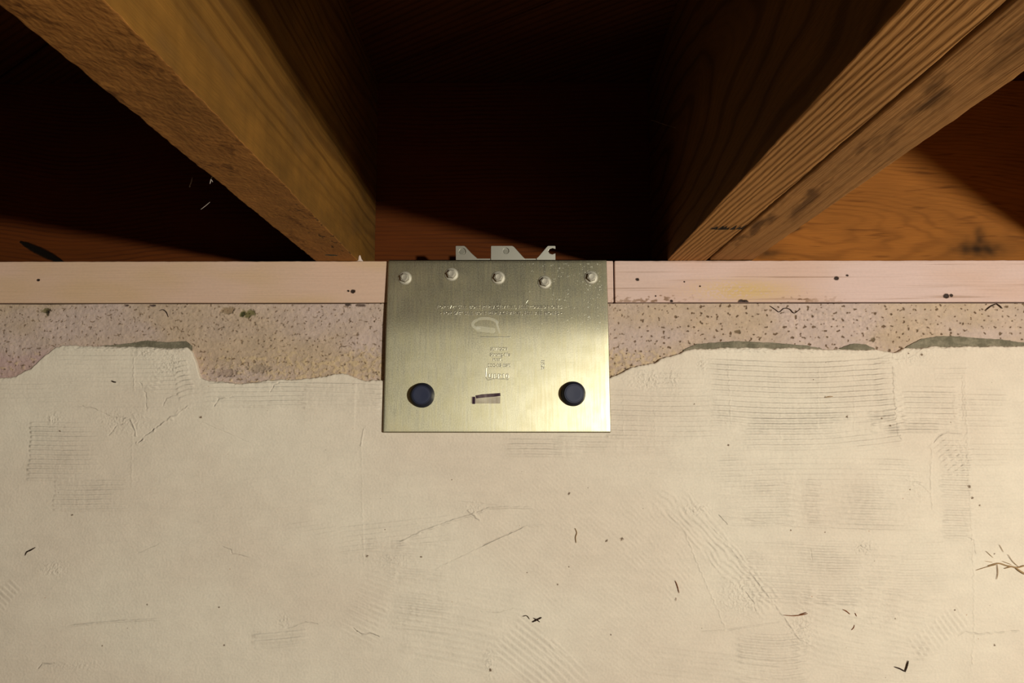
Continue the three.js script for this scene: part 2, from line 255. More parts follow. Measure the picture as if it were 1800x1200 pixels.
  combs.forEach(([c, s, ang, per, amp, bow, e, along], n) => {
    const p = at(c[0], c[1], ST_Z), a = ang * Math.PI / 180, ca = Math.cos(a), sa = Math.sin(a), R = Math.hypot(...s) * PX;
    region(p.x - R, p.x + R, p.y - R, p.y + R, (x, y) => {
      const X = (x - p.x) / PX, Y = -(y - p.y) / PX, u = X * ca + Y * sa + 7 * noise(x * 60 + n, y * 60), v = -X * sa + Y * ca;
      const m = smooth(-s[0], -s[0] + e[0], u) * smooth(s[0], s[0] - e[1], u) * smooth(-s[1], -s[1] + e[2], v) * smooth(s[1], s[1] - e[3], v);
      if (m <= 0) return 0;
      const w = along ? u : v, o = along ? v : u;
      const ph = (w + bow * o * o / s[0] * 0.5 + 2.0 * noise(x * 16, y * 9 + n) + 0.5 * noise(x * 130, y * 60)) / per, br = clamp(0.85 + 0.7 * noise(x * 22 + 3 * n, y * 60)) * clamp(0.92 + 0.35 * noise(x * 210, y * 90)), fr = ph - Math.floor(ph);
      return (along ? 2.4 : Math.abs(ang) < 8 ? 4.4 : 2.4) * amp * 0.001 * m * br * (along ? 0.5 + 0.5 * Math.sin(ph * 6.28318) : fr < 0.3 ? 0.5 - 0.5 * Math.cos(fr / 0.3 * Math.PI) : 0.5 + 0.5 * Math.cos((fr - 0.3) / 0.7 * Math.PI));
    });
  });
  // trowel edges (raised, positive) and grooves, cracks (negative): points, width and height in mm, raggedness
  const lines = [
    [[[683, 963], [740, 935], [795, 915], [838, 902], [858, 893], [900, 891], [945, 893]], 1.8, 0.75, 3], [[[822, 895], [845, 915]], 1.8, 0.6, 3], [[[800, 880], [875, 888]], 1.2, -0.4, 3], [[[760, 1003], [820, 975], [880, 945], [925, 925], [965, 922]], 1.4, 0.4, 3], [[[845, 960], [880, 944], [922, 925]], 1.1, -0.9, 2],
    [[[115, 1101], [185, 1093], [225, 1091], [285, 1088]], 1.4, 0.55, 3], [[[120, 1098], [225, 1088]], 0.9, -0.35, 2], [[[238, 784], [252, 770], [275, 752], [300, 735], [315, 725], [340, 708]], 1.8, 0.6, 11], [[[240, 780], [262, 760], [285, 743]], 1, -0.7, 4],
    [[[130, 712], [165, 718], [195, 732], [225, 735]], 1.2, -0.5, 4], [[[228, 735], [236, 750], [240, 768]], 1.6, 0.6, 5], [[[190, 766], [205, 747], [216, 744]], 1, -0.5, 4], [[[246, 672], [256, 690], [258, 722]], 1.2, -0.45, 7], [[[235, 625], [236, 690]], 1.5, 0.3, 6], [[[376, 716], [384, 700], [412, 697]], 1, -0.7, 4], [[[474, 690], [482, 676], [492, 672]], 1, -0.6, 3], [[[285, 715], [292, 700], [312, 692]], 1, -0.5, 4],
    [[[1570, 632], [1574, 700], [1580, 760], [1588, 775]], 2.2, 0.7, 8], [[[1697, 640], [1700, 760], [1704, 850], [1712, 1000], [1712, 1120], [1706, 1195]], 1.8, 0.34, 9], [[[1690, 655], [1692, 740]], 1.4, -0.4, 6], [[[1640, 780], [1650, 765], [1665, 760], [1692, 762]], 1, -0.7, 3], [[[1640, 780], [1636, 840], [1640, 900]], 1.6, 0.4, 6],
    [[[1590, 842], [1620, 850], [1636, 866]], 1.8, 0.5, 4], [[[1232, 905], [1275, 950], [1320, 1005], [1376, 1080], [1405, 1122], [1440, 1140]], 1.8, 0.55, 4], [[[1262, 904], [1279, 922]], 0.9, -0.9, 2], [[[1200, 925], [1235, 1010], [1262, 1070], [1276, 1106]], 1.4, 0.35, 6], [[[1276, 1108], [1310, 1102], [1375, 1092]], 1.2, -0.5, 3], [[[1230, 1110], [1275, 1107]], 0.9, -0.4, 3], [[[1266, 905], [1400, 925], [1590, 930]], 1, 0.3, 3],
    [[[1680, 1118], [1695, 1110], [1720, 1114], [1800, 1108]], 1.2, -0.6, 4], [[[1700, 945], [1710, 948], [1714, 975]], 1.1, -0.6, 4], [[[1425, 965], [1428, 985]], 0.9, -0.5, 2], [[[1310, 1040], [1325, 1060], [1328, 1075]], 1, -0.6, 3], [[[1530, 640], [1600, 627], [1630, 605]], 0.9, -0.4, 3],
    [[[634, 785], [640, 752]], 1.4, 0.5, 2], [[[618, 1103], [636, 1115], [650, 1112], [668, 1120]], 0.9, -0.8, 3], [[[390, 960], [405, 965], [408, 972], [440, 980]], 0.9, -0.5, 3], [[[240, 972], [280, 955]], 0.9, -0.35, 3], [[[66, 1175], [74, 1165], [98, 1166]], 1.1, -0.8, 4], [[[500, 1106], [535, 1093], [560, 1097]], 1, -0.5, 3], [[[840, 1074], [875, 1076], [905, 1068]], 0.8, -0.4, 4], [[[350, 740], [440, 778]], 0.8, -0.25, 3],
    [[[635, 765], [637, 900], [640, 1000]], 1.6, 0.14, 5], [[[232, 760], [232, 860]], 1.5, 0.15, 5], [[[1440, 640], [1438, 760]], 1.5, 0.18, 8], [[[1500, 640], [1502, 760]], 1.5, 0.18, 8], [[[1370, 660], [1372, 780]], 1.5, 0.18, 8], [[[1280, 630], [1285, 750]], 1.4, 0.3, 8], [[[1150, 690], [1152, 790]], 1.4, 0.16, 8], [[[1095, 680], [1096, 800]], 1.4, 0.15, 8],
    [[[100, 613], [240, 614], [332, 616]], 2.4, 0.6, 6], [[[1215, 616], [1400, 616], [1560, 617]], 2.6, 0.6, 8], [[[1595, 616], [1700, 612], [1810, 611]], 2.6, 0.55, 8],
  ];
  lines.forEach(([pts, w, hh, rag], n) => {
    const q = pts.map(([x, y]) => at(x, y, ST_Z)), W = w * 0.001, E = W * 1.5 + rag * PX;
    const xs = q.map((p) => p.x), ys = q.map((p) => p.y);
    region(Math.min(...xs) - E, Math.max(...xs) + E, Math.min(...ys) - E, Math.max(...ys) + E, (x, y) => {
      const X = x + rag * 0.5 * PX * noise(x * 220 + n, y * 220), Y = y + rag * 0.5 * PX * noise(x * 220, y * 220 + 40 + n);
      let d = 1, t0 = 0;
      for (let k = 0; k < q.length - 1; k++) {
        const a = q[k], b = q[k + 1], ex = b.x - a.x, ey = b.y - a.y, t = clamp(((X - a.x) * ex + (Y - a.y) * ey) / (ex * ex + ey * ey)), dd = Math.hypot(X - a.x - t * ex, Y - a.y - t * ey);
        if (dd < d) { d = dd; t0 = (k + t) / (q.length - 1); }
      }
      if (d > W) return 0;
      const f = 1 - (d / W) * (d / W);
      return 1.35 * hh * 0.001 * f * f * smooth(0, 0.08, t0) * smooth(1, 0.92, t0) * clamp(0.9 + (rag > 3 ? 1.1 : 0.5) * noise(x * 180, y * 180 + n));
    });
  });
  // torn, crumbly places: centre, radii, height in mm
  const torn = [[[95, 735], [22, 20], 0.35], [[215, 740], [70, 30], 0.3], [[300, 640], [45, 36], 0.35], [[255, 620], [28, 16], 0.4], [[1140, 668], [50, 24], 0.5], [[1185, 665], [20, 40], 0.35], [[1225, 895], [40, 16], 0.45], [[1520, 962], [30, 16], 0.6], [[1300, 1050], [60, 50], 0.35], [[1410, 1105], [36, 40], 0.4], [[1600, 628], [70, 22], 0.4], [[1235, 640], [16, 24], 0.4], [[1690, 800], [30, 60], 0.25], [[95, 1000], [36, 20], 0.35], [[690, 985], [50, 18], 0.25], [[835, 895], [24, 20], 0.4], [[860, 1165], [20, 40], 0.3], [[1612, 860], [24, 40], 0.3], [[1550, 1085], [90, 40], 0.12], [[130, 1170], [70, 14], 0.2], [[500, 1090], [20, 18], 0.3]];
  torn.forEach(([c, r, a], n) => {
    const p = at(c[0], c[1], ST_Z), rx = r[0] * PX, ry = r[1] * PX;
    region(p.x - rx, p.x + rx, p.y - ry, p.y + ry, (x, y) => { const d = Math.hypot((x - p.x) / rx, (y - p.y) / ry); return d > 1 ? 0 : a * 0.0055 * (1 - d) * Math.abs(fbm(x * 190 + n, y * 190, 3)); });
  });
  const specks = []; { const r = rng(5); for (let i = 0; i < 90; i++) specks.push([mix(SX0, SX1, r()), mix(SY0, SY1, r()), mix(0.0003, 0.0009, r() ** 3), r()]); }
  for (const [x, y, r] of [[1620, 623, 4], [1597, 621, 2.5], [1450, 697, 2], [1488, 732, 4], [1430, 667, 2], [1093, 947, 5], [1066, 950, 4], [1280, 782, 3], [1000, 867, 4], [105, 757, 3], [353, 733, 4], [126, 905, 3], [259, 1062, 2.5], [385, 1067, 2.5], [394, 1134, 3], [862, 1177, 5], [645, 977, 4], [740, 978, 3], [980, 1027, 2.5], [1000, 996, 2], [1748, 973, 2], [1678, 1072, 2.5], [1748, 1133, 3], [1074, 1115, 2.5], [1600, 860, 2], [1704, 855, 5], [1709, 875, 4], [1722, 888, 3], [1550, 735, 3], [1565, 748, 3], [1220, 710, 2], [1390, 932, 2.5], [1450, 935, 2]]) { const p = at(x, y, ST_Z); specks.push([p.x, p.y, r * 0.00042, 0]); }
  const grid = new Map(); specks.forEach((s) => { for (let a = -1; a < 2; a++) for (let b = -1; b < 2; b++) { const k = (Math.floor(s[0] / 0.01) + a) * 1000 + Math.floor(s[1] / 0.01) + b; if (!grid.has(k)) grid.set(k, []); grid.get(k).push(s); } });
  return bake(SW, SH, SX0, SY0, SX1, SY1, (x, y, o, i, j) => {
    const big = fbm(x * 5 + 2, y * 6, 3), m = fbm(x * 38, y * 52, 3), f = fbm(x * 420, y * 420, 3), st = fbm(x * 20, y * 190, 3), k = Math.floor(x / 0.01) * 1000 + Math.floor(y / 0.01);
    W3(o, [225, 214, 195], [219, 205, 186], smooth(-0.4, 0.4, big), 1 + 0.025 * m + 0.03 * f + 0.012 * st);
    for (const s of grid.get(k) ?? []) { const d = Math.hypot(x - s[0], y - s[1]) + s[2] * 0.9 * noise(x * 900, y * 900); if (d < s[2]) { const t = smooth(s[2], s[2] * 0.4, d); W3(o, [o[0], o[1], o[2]], s[3] > 0.6 ? [150, 98, 66] : [74, 52, 34], t * 0.75); } }
    o[3] = h[j * SW + i] + m * 0.00042 + f * 0.0002 + st * 0.00012 + big * 0.001;
  }, { bump: 0.008 });
})();

// galvanised sheet of the foundation plate, with its stamped writing, a felt-pen mark, chalk and paint specks
const PL = { tl: at(680, 455, 0.0105), br: at(1073, 760.5, 0.0105) }, PW = PL.br.x - PL.tl.x, PH = PL.tl.y - PL.br.y, PCX = (PL.tl.x + PL.br.x) / 2, PCY = (PL.tl.y + PL.br.y) / 2;
const plateSkin = (() => {
  const W = 1792, H = 1408, k = W / PW, cv = document.createElement('canvas'); cv.width = W; cv.height = H; const c = cv.getContext('2d');
  const X = (px, py = 600) => (at(px, py, 0.0105).x - PL.tl.x) * k, Y = (py) => (PL.tl.y - at(880, py, 0.0105).y) * H / PH, U = k * 0.00064;
  c.fillStyle = '#000'; c.fillRect(0, 0, W, H);
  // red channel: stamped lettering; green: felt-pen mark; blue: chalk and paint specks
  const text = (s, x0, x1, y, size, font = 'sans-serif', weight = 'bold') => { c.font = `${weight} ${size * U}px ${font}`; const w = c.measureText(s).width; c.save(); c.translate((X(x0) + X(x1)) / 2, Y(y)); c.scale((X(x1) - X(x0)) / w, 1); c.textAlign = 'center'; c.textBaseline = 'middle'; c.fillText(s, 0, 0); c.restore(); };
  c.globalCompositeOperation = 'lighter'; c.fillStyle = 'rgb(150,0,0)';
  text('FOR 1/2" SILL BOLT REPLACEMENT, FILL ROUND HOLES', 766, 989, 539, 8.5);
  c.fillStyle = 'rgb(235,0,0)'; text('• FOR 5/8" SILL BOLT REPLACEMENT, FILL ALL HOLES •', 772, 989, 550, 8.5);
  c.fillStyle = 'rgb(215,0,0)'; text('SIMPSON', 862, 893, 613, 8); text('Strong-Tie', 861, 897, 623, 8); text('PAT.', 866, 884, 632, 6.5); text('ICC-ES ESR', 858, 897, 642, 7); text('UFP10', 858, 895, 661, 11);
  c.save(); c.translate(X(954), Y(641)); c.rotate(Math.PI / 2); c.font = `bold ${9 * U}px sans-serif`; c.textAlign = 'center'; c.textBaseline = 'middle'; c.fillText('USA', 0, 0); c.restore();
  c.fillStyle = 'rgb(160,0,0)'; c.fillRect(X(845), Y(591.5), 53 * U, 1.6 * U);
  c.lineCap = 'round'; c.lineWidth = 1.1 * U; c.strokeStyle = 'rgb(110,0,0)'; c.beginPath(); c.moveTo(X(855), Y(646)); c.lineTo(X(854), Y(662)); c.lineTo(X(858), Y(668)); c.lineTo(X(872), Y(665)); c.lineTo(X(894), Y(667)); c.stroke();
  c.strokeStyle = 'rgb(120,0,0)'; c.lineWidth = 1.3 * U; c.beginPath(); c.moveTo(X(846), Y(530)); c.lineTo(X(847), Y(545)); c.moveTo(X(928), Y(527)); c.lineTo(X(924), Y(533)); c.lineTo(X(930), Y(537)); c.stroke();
  c.fillStyle = 'rgb(0,235,0)'; c.beginPath(); c.moveTo(X(836), Y(695)); c.lineTo(X(848), Y(692.6)); c.lineTo(X(879.5), Y(690.5)); c.lineTo(X(880), Y(696)); c.lineTo(X(850), Y(698.5)); c.lineTo(X(838), Y(700)); c.closePath(); c.fill();
  c.fillStyle = 'rgb(0,170,0)'; c.fillRect(X(831), Y(697), 5 * U, 13 * U); c.fillStyle = 'rgb(0,85,0)'; c.fillRect(X(829), Y(697), 51 * U, 12 * U);
  c.strokeStyle = 'rgb(0,0,120)'; c.lineWidth = 5 * U; c.beginPath(); c.moveTo(X(838), Y(562)); c.bezierCurveTo(X(826), Y(566), X(830), Y(578), X(842), Y(576)); c.moveTo(X(842), Y(560)); c.bezierCurveTo(X(856), Y(557), X(868), Y(560), X(874), Y(566)); c.stroke();
  c.lineWidth = 3.5 * U; c.strokeStyle = 'rgb(0,0,150)'; c.beginPath(); c.moveTo(X(872), Y(564)); c.lineTo(X(878), Y(584)); c.stroke(); c.strokeStyle = 'rgb(0,0,70)'; c.lineWidth = 10 * U; c.beginPath(); c.moveTo(X(840), Y(577)); c.lineTo(X(866), Y(580)); c.stroke();
  const r = rng(31); for (let i = 0; i < 150; i++) { const px = 900 + 160 * Math.sqrt(r()), py = 462 + 120 * r() ** 1.6; c.fillStyle = `rgb(0,0,${90 + 150 * r()})`; c.beginPath(); c.ellipse(X(px), Y(py), (0.5 + 1.3 * r() * r()) * U, (0.5 + 1.8 * r() * r()) * U, r() * 3, 0, 7); c.fill(); }
  const im = c.getImageData(0, 0, W, H).data;
  const b = bake(W, H, PL.tl.x, PL.br.y, PL.br.x, PL.tl.y, (x, y, o, i, j) => {
    const p = ((H - 1 - j) * W + i) * 4, t = im[p] / 255, pen = im[p + 1] / 255, ch = im[p + 2] / 255;
    const str = fbm(x * 420, y * 26, 3), mot = fbm(x * 70, y * 60, 4), blk = noise(Math.floor(x * 180) * 0.7, Math.floor(y * 110) * 0.9), sp = fbm(x * 900, y * 700, 2), grime = fbm(x * 26 + 8, y * 22, 3);
    W3(o, [178, 173, 149], [166, 160, 132], smooth(-0.4, 0.5, 0.5 * mot + 0.8 * str), 1 + 0.05 * str + 0.05 * sp + 0.03 * blk);
    W3(o, [o[0], o[1], o[2]], [172, 158, 124], 0.2 * smooth(0.1, 0.5, grime));
    W3(o, [o[0], o[1], o[2]], [232, 230, 220], 0.5 * t);  // stamped letters paled in the colour, a painted glint for their raised strokes
    W3(o, [o[0], o[1], o[2]], [205, 205, 200], 0.5 * ch);
    const pn = clamp(pen * (1.0 + 0.5 * mot)); W3(o, [o[0], o[1], o[2]], [44, 30, 40], pn * 0.95);
    o[4] = clamp(0.405 + 0.03 * mot + 0.05 * str + 0.05 * sp + 0.03 * smooth(0, 0.5, grime) - 0.06 * t + 0.25 * ch + 0.2 * pn, 0.2, 1);
    o[3] = t * 0.00022 + str * 0.00001 + mot * 0.000008 + sp * 0.000006 + ch * 0.00003 + grime * 0.000015;
  }, { bump: 0.002, rough: true });
  return b;
})();

// ───────────────────────── materials ─────────────────────────
const M = {
  left: wood(leftWood, { roughness: 0.85 }), stripe: wood(stripeWood, { roughness: 0.85 }), blotch: wood(blotchWood, { roughness: 0.85 }), rim: wood(rimWood, { roughness: 0.8 }), board: wood(boardWood, { roughness: 0.85 }),
  sill: surf(sillPaint, { roughness: 0.75 }), band: surf(bandPaint, { roughness: 0.92 }), stucco: surf(stucco, { roughness: 0.88 }),
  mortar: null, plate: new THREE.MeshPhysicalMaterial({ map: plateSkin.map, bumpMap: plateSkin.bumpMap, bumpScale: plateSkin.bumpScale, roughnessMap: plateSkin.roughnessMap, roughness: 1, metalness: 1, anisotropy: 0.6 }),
  zinc: new THREE.MeshStandardMaterial({ color: 0xaaa495, metalness: 0.6, roughness: 0.6 }), washer: new THREE.MeshStandardMaterial({ color: 0xb9b3a2, metalness: 0.5, roughness: 0.6 }),
  sheet: new THREE.MeshStandardMaterial({ color: 0xbab7aa, metalness: 1, roughness: 0.42 }), dimple: new THREE.MeshStandardMaterial({ color: 0x8d8a7e, metalness: 1, roughness: 0.55 }),
  cap: new THREE.MeshStandardMaterial({ color: 0x11172e, roughness: 0.5 }), capFace: new THREE.MeshStandardMaterial({ color: 0x18203c, roughness: 0.55 }),
  twig: new THREE.MeshStandardMaterial({ color: 0x2e1c10, roughness: 0.9 }), root: new THREE.MeshStandardMaterial({ color: 0xa88a64, roughness: 0.9 }), rust: new THREE.MeshStandardMaterial({ color: 0x85512e, roughness: 0.9 }),
  web: new THREE.MeshStandardMaterial({ color: 0x8e8278, roughness: 1 }), drip: new THREE.MeshStandardMaterial({ color: 0xd8c4b8, roughness: 0.7 }),
};
const dirt = bake(512, 512, 0, 0, 1, 1, (x, y, o) => { const a = fbm(x * 9, y * 9, 4), b = fbm(x * 90, y * 90, 3); W3(o, [112, 88, 60], [78, 60, 40], smooth(-0.4, 0.4, a), 1 + 0.2 * b); o[3] = a * 0.006 + b * 0.003; }, { bump: 0.02 });
M.dirt = surf(dirt, { roughness: 1 });
const grey = bake(512, 128, 0, 0, 0.2, 0.05, (x, y, o) => { const a = fbm(x * 80, y * 160, 4), b = fbm(x * 420, y * 420, 3); W3(o, [132, 124, 104], [104, 98, 80], smooth(-0.4, 0.4, a), 1 + 0.12 * b); o[3] = a * 0.0006 + b * 0.0003; }, { bump: 0.003 });
M.mortar = surf(grey, { roughness: 0.95 });

// ───────────────────────── the room ─────────────────────────
const RX0 = -1.9, RX1 = 1.9, RZ1 = 2.9, JH = 0.268, WALL_TOP = -0.0503;
const plainUv = (k) => (p, ax) => (ax === 0 ? [p[2] * k, p[1] * k] : ax === 1 ? [p[0] * k, p[2] * k] : [p[0] * k, p[1] * k]);
struct('floor', gridBox(span(RX0, RX1, 0.2), [FLOOR_Y - 0.1, FLOOR_Y], span(-0.35, RZ1, 0.2), 0, plainUv(0.8)), M.dirt);
const block = new THREE.MeshStandardMaterial({ map: grey.map, roughness: 0.95, color: 0xb8aa98 });
struct('wall_left', gridBox([RX0 - 0.15, RX0], [FLOOR_Y, JH], [-0.35, RZ1], 0, plainUv(2)), block);
struct('wall_right', gridBox([RX1, RX1 + 0.15], [FLOOR_Y, JH], [-0.35, RZ1], 0, plainUv(2)), block);
struct('wall_front', gridBox([RX0 - 0.15, RX1 + 0.15], [FLOOR_Y, JH], [RZ1, RZ1 + 0.15], 0, plainUv(2)), block);

// foundation: concrete wall with its painted band, the stucco coat hung on it as a part
const wall = struct('wall_back', gridBox(span(RX0, RX1, 0.05), axis(FLOOR_Y, WALL_TOP, 0.0012, 12), [-0.25, -0.15, -0.01, 0], 0.0012, (p) => bandPaint ? [(p[0] + 0.66) / 1.32, (p[1] + 0.30) / 0.25] : [0, 0],
  (p) => [p[0], p[1] + (p[1] > -0.06 ? 0.0008 * noise(p[0] * 30, 3) : 0), p[2]]), M.band);
const edgePx = [[-420, 650], [-160, 668], [0, 664.5], [28, 661], [55, 645], [78, 624], [96, 611], [110, 606.5], [170, 608], [240, 609], [328, 611], [337, 617], [345, 640], [351, 663], [365, 668], [420, 674], [480, 667], [545, 665], [600, 655], [640, 668], [720, 666], [880, 672], [1020, 690], [1074, 663], [1110, 646], [1150, 637], [1160, 631], [1200, 618], [1222, 612], [1300, 611], [1400, 611.5], [1480, 613], [1540, 614], [1576, 620], [1592, 612], [1640, 609], [1700, 608], [1810, 607], [1960, 614], [2200, 606]].map(([x, y]) => at(x, y, ST_Z));
function edgeY(x) { let k = 1; while (k < edgePx.length - 1 && edgePx[k].x < x) k++; const a = edgePx[k - 1], b = edgePx[k], t = clamp((x - a.x) / (b.x - a.x)); return mix(a.y, b.y, t) + 0.0016 * fbm(x * 60, 1.7, 2) + 0.0011 * fbm(x * 260, 8.2, 3); }
{
  const xs = [...span(RX0, -0.6, 0.02), ...span(-0.599, 0.599, 0.0011), ...span(0.6, RX1, 0.02)], rows = 26, pos = [], uv = [], idx = [];
  for (const x of xs) {
    const e = edgeY(x), lip = 0.0006 * fbm(x * 120, 4.4, 2);
    for (let r = 0; r < rows; r++) {
      let y, z;
      if (r < 7) { const t = r / 6; y = e - 0.0032 * t * t; z = -0.0005 + (ST_Z + 0.0006 + lip) * Math.sqrt(1 - (1 - t) * (1 - t)); }
      else { const t = (r - 6) / (rows - 7); y = mix(e - 0.0032, FLOOR_Y, t * t * 0.6 + t * 0.4); z = ST_Z + (0.0006 + lip) * smooth(0.02, 0, t) + 0.0016 * fbm(x * 7, y * 7, 2) * smooth(0, 0.05, t) * (Math.abs(x - PCX) < 0.16 && y > -0.22 ? 0.2 : 1); }
      pos.push(x, y, z); uv.push(...stucco.uv(x, y));
    }
  }
  for (let i = 0; i < xs.length - 1; i++) for (let r = 0; r < rows - 1; r++) { const a = i * rows + r, b = a + rows; idx.push(a, a + 1, b, b, a + 1, b + 1); }
  const g = new THREE.BufferGeometry(); g.setAttribute('position', new THREE.Float32BufferAttribute(pos, 3)); g.setAttribute('uv', new THREE.Float32BufferAttribute(uv, 2)); g.setIndex(idx); g.computeVertexNormals();
  const s = mesh('stucco_coat', g, M.stucco, wall); s.userData.label = 'cream combed stucco coat below the painted concrete band';
  // bare grey mortar left between the band and the top of the stucco
  for (const up of [[[180, 608], [208, 606], [232, 603], [256, 599], [292, 602], [326, 600], [337, 609]], [[1202, 615], [1226, 605], [1262, 602], [1300, 600], [1360, 603], [1420, 608], [1444, 613]], [[1476, 613], [1488, 608], [1503, 604], [1522, 606], [1538, 613]], [[1588, 615], [1604, 604], [1622, 596], [1655, 591], [1690, 592], [1722, 595], [1762, 597], [1792, 602], [1850, 606], [1900, 616]]]) {
    const q = up.map(([x, y]) => at(x, y, 0.002)), sh = new THREE.Shape(); sh.moveTo(q[0].x, q[0].y - 0.006);
    for (let k = 0; k < q.length - 1; k++) for (let t = 0; t < 1; t += 0.1) { const x = mix(q[k].x, q[k + 1].x, t); sh.lineTo(x, mix(q[k].y, q[k + 1].y, t) + 0.0008 * fbm(x * 200, 3, 2)); }
    const l = q[q.length - 1]; sh.lineTo(l.x, l.y); for (let k = q.length - 1; k >= 0; k--) sh.lineTo(q[k].x, edgeY(q[k].x) - 0.004);
    const g2 = new THREE.ExtrudeGeometry(sh, { depth: 0.0012, bevelEnabled: true, bevelThickness: 0.0008, bevelSize: 0.0006, bevelSegments: 2 }); g2.translate(0, 0, 0);
    const u = g2.attributes.uv; for (let i = 0; i < u.count; i++) u.setXY(i, u.getX(i) / 0.2, u.getY(i) / 0.05);
    const mm = mesh('mortar_patch', g2, M.mortar, wall); mm.userData.label = 'bare grey mortar strip above the stucco';
  }
}

// floor boards overhead, laid on the skew
{
  const ceiling = new THREE.Group(); ceiling.name = 'ceiling'; ceiling.userData.kind = 'structure'; scene.add(ceiling);
  const d = [0.808, 0.589], n = [-0.589, 0.808], base = [-0.0995, -0.014], wB = 0.143, rect = [[RX0, -0.14], [RX1, -0.14], [RX1, RZ1], [RX0, RZ1]];
  const k0 = (p) => (p[0] - base[0]) * n[0] + (p[1] - base[1]) * n[1], cut = (poly, f) => { const o = []; poly.forEach((a, i) => { const b = poly[(i + 1) % poly.length], fa = f(a), fb = f(b); if (fa >= 0) o.push(a); if (fa * fb < 0) { const t = fa / (fa - fb); o.push([mix(a[0], b[0], t), mix(a[1], b[1], t)]); } }); return o; };
  for (let k = -12; k < 24; k++) {
    const a = k * wB + 0.0015, b = (k + 1) * wB - 0.0015, poly = cut(cut(rect, (p) => k0(p) - a), (p) => b - k0(p)); if (poly.length < 3) continue;
    const sh = new THREE.Shape(poly.map((p) => new THREE.Vector2(p[0], -p[1])));
    const g = new THREE.ExtrudeGeometry(sh, { depth: 0.02, bevelEnabled: false }); g.rotateX(-Math.PI / 2); g.translate(0, JH, 0);
    const p = g.attributes.position, u = g.attributes.uv; for (let i = 0; i < p.count; i++) { const x = p.getX(i) - base[0], z = p.getZ(i) - base[1]; u.setXY(i, (x * d[0] + z * d[1]) / 1.2 + k * 0.37, (x * n[0] + z * n[1] - a) / 0.14); }
    mesh('board', g, M.board, ceiling);
  }
}

// ───────────────────────── timber ─────────────────────────
const zJ = [...span(-0.1, 0.62, 0.0035), ...span(0.66, RZ1 - 0.01, 0.09)];
function joist(x0, w, y0, b, mat, dir, wob, seed, label, cat = 'joist') {
  const r = 0.0016, g = gridBox(axis(x0, x0 + w, r, 5), axis(y0, JH - 0.0005, r, 5), zJ, r, stripUv(b, x0, w, dir), (p) => {
    const low = smooth(0.03, 0, p[1] - y0), z = p[2];
    return [p[0] + wob * low * (0.0010 * noise(z * 16, seed) + 0.0008 * fbm(z * 90, seed + p[0] * 60, 2)), p[1] + wob * low * (0.0006 * fbm(z * 80, p[0] * 90 + seed, 2)) * smooth(0.0, 0.05, z), z];
  });
  return tag(mesh('floor_joist', g, mat), label, cat);
}
joist(-0.2348, JW, 0, leftWood, M.left, 1, 1.3, 3, 'rough-sawn floor joist left of the metal plate, with a blue-green paint dab near its end');
joist(0.1752, AW, 0, stripeWood, M.stripe, -1, 0.5, 11, 'floor joist with boldly striped underside, left one of the pair right of the plate');
joist(0.2245, BW, 0.0006, blotchWood, M.blotch, 1, 0.7, 19, 'blotchy brown floor joist right of the striped one, outer one of the touching pair');
joist(0.745, 0.05, 0, blotchWood, M.blotch, 1, 0.5, 27, 'floor joist beyond the right edge of the photo that shades the right bay');
joist(-0.78, 0.05, 0, leftWood, M.left, 1, 0.5, 35, 'floor joist beyond the left edge of the photo, next to the dark left bay');
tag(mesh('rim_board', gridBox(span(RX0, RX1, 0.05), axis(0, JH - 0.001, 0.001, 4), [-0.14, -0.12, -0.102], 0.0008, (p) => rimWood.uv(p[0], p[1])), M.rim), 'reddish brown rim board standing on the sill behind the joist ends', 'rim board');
// sill in two lengths butted beside the plate
const seamX = at(1079.5, 495, 0.001).x;
const sill = (x0, x1, label) => tag(mesh('sill_board', gridBox(axis(x0, x1, 0.0012, Math.round((x1 - x0) / 0.006)), axis(-SILL_H, -0.0001, 0.0014, 6), [-0.14, -0.1388, -0.1, -0.04, -0.002, 0, 0.001], 0.0012, (p, ax) => [(p[0] + 0.66) / 1.32, ax === 1 ? (p[2] * 0.9 + 0.1) / 0.1 : (p[1] + 0.1) / 0.1],
  (p) => [p[0], p[1] + (p[1] > -0.006 ? Math.min(0, 0.0005 * noise(p[0] * 22, 1) - 0.0003 + 0.0004 * noise(p[0] * 120, 2)) * smooth(-0.01, 0, p[2]) : 0), p[2]]), M.sill), label, 'sill board');
sill(RX0, seamX - 0.0008, 'pinkish white painted sill board running behind the metal plate to the left edge');
sill(seamX + 0.0008, RX1, 'pinkish white painted sill board right of the metal plate, with cracked grain and dark nail holes');

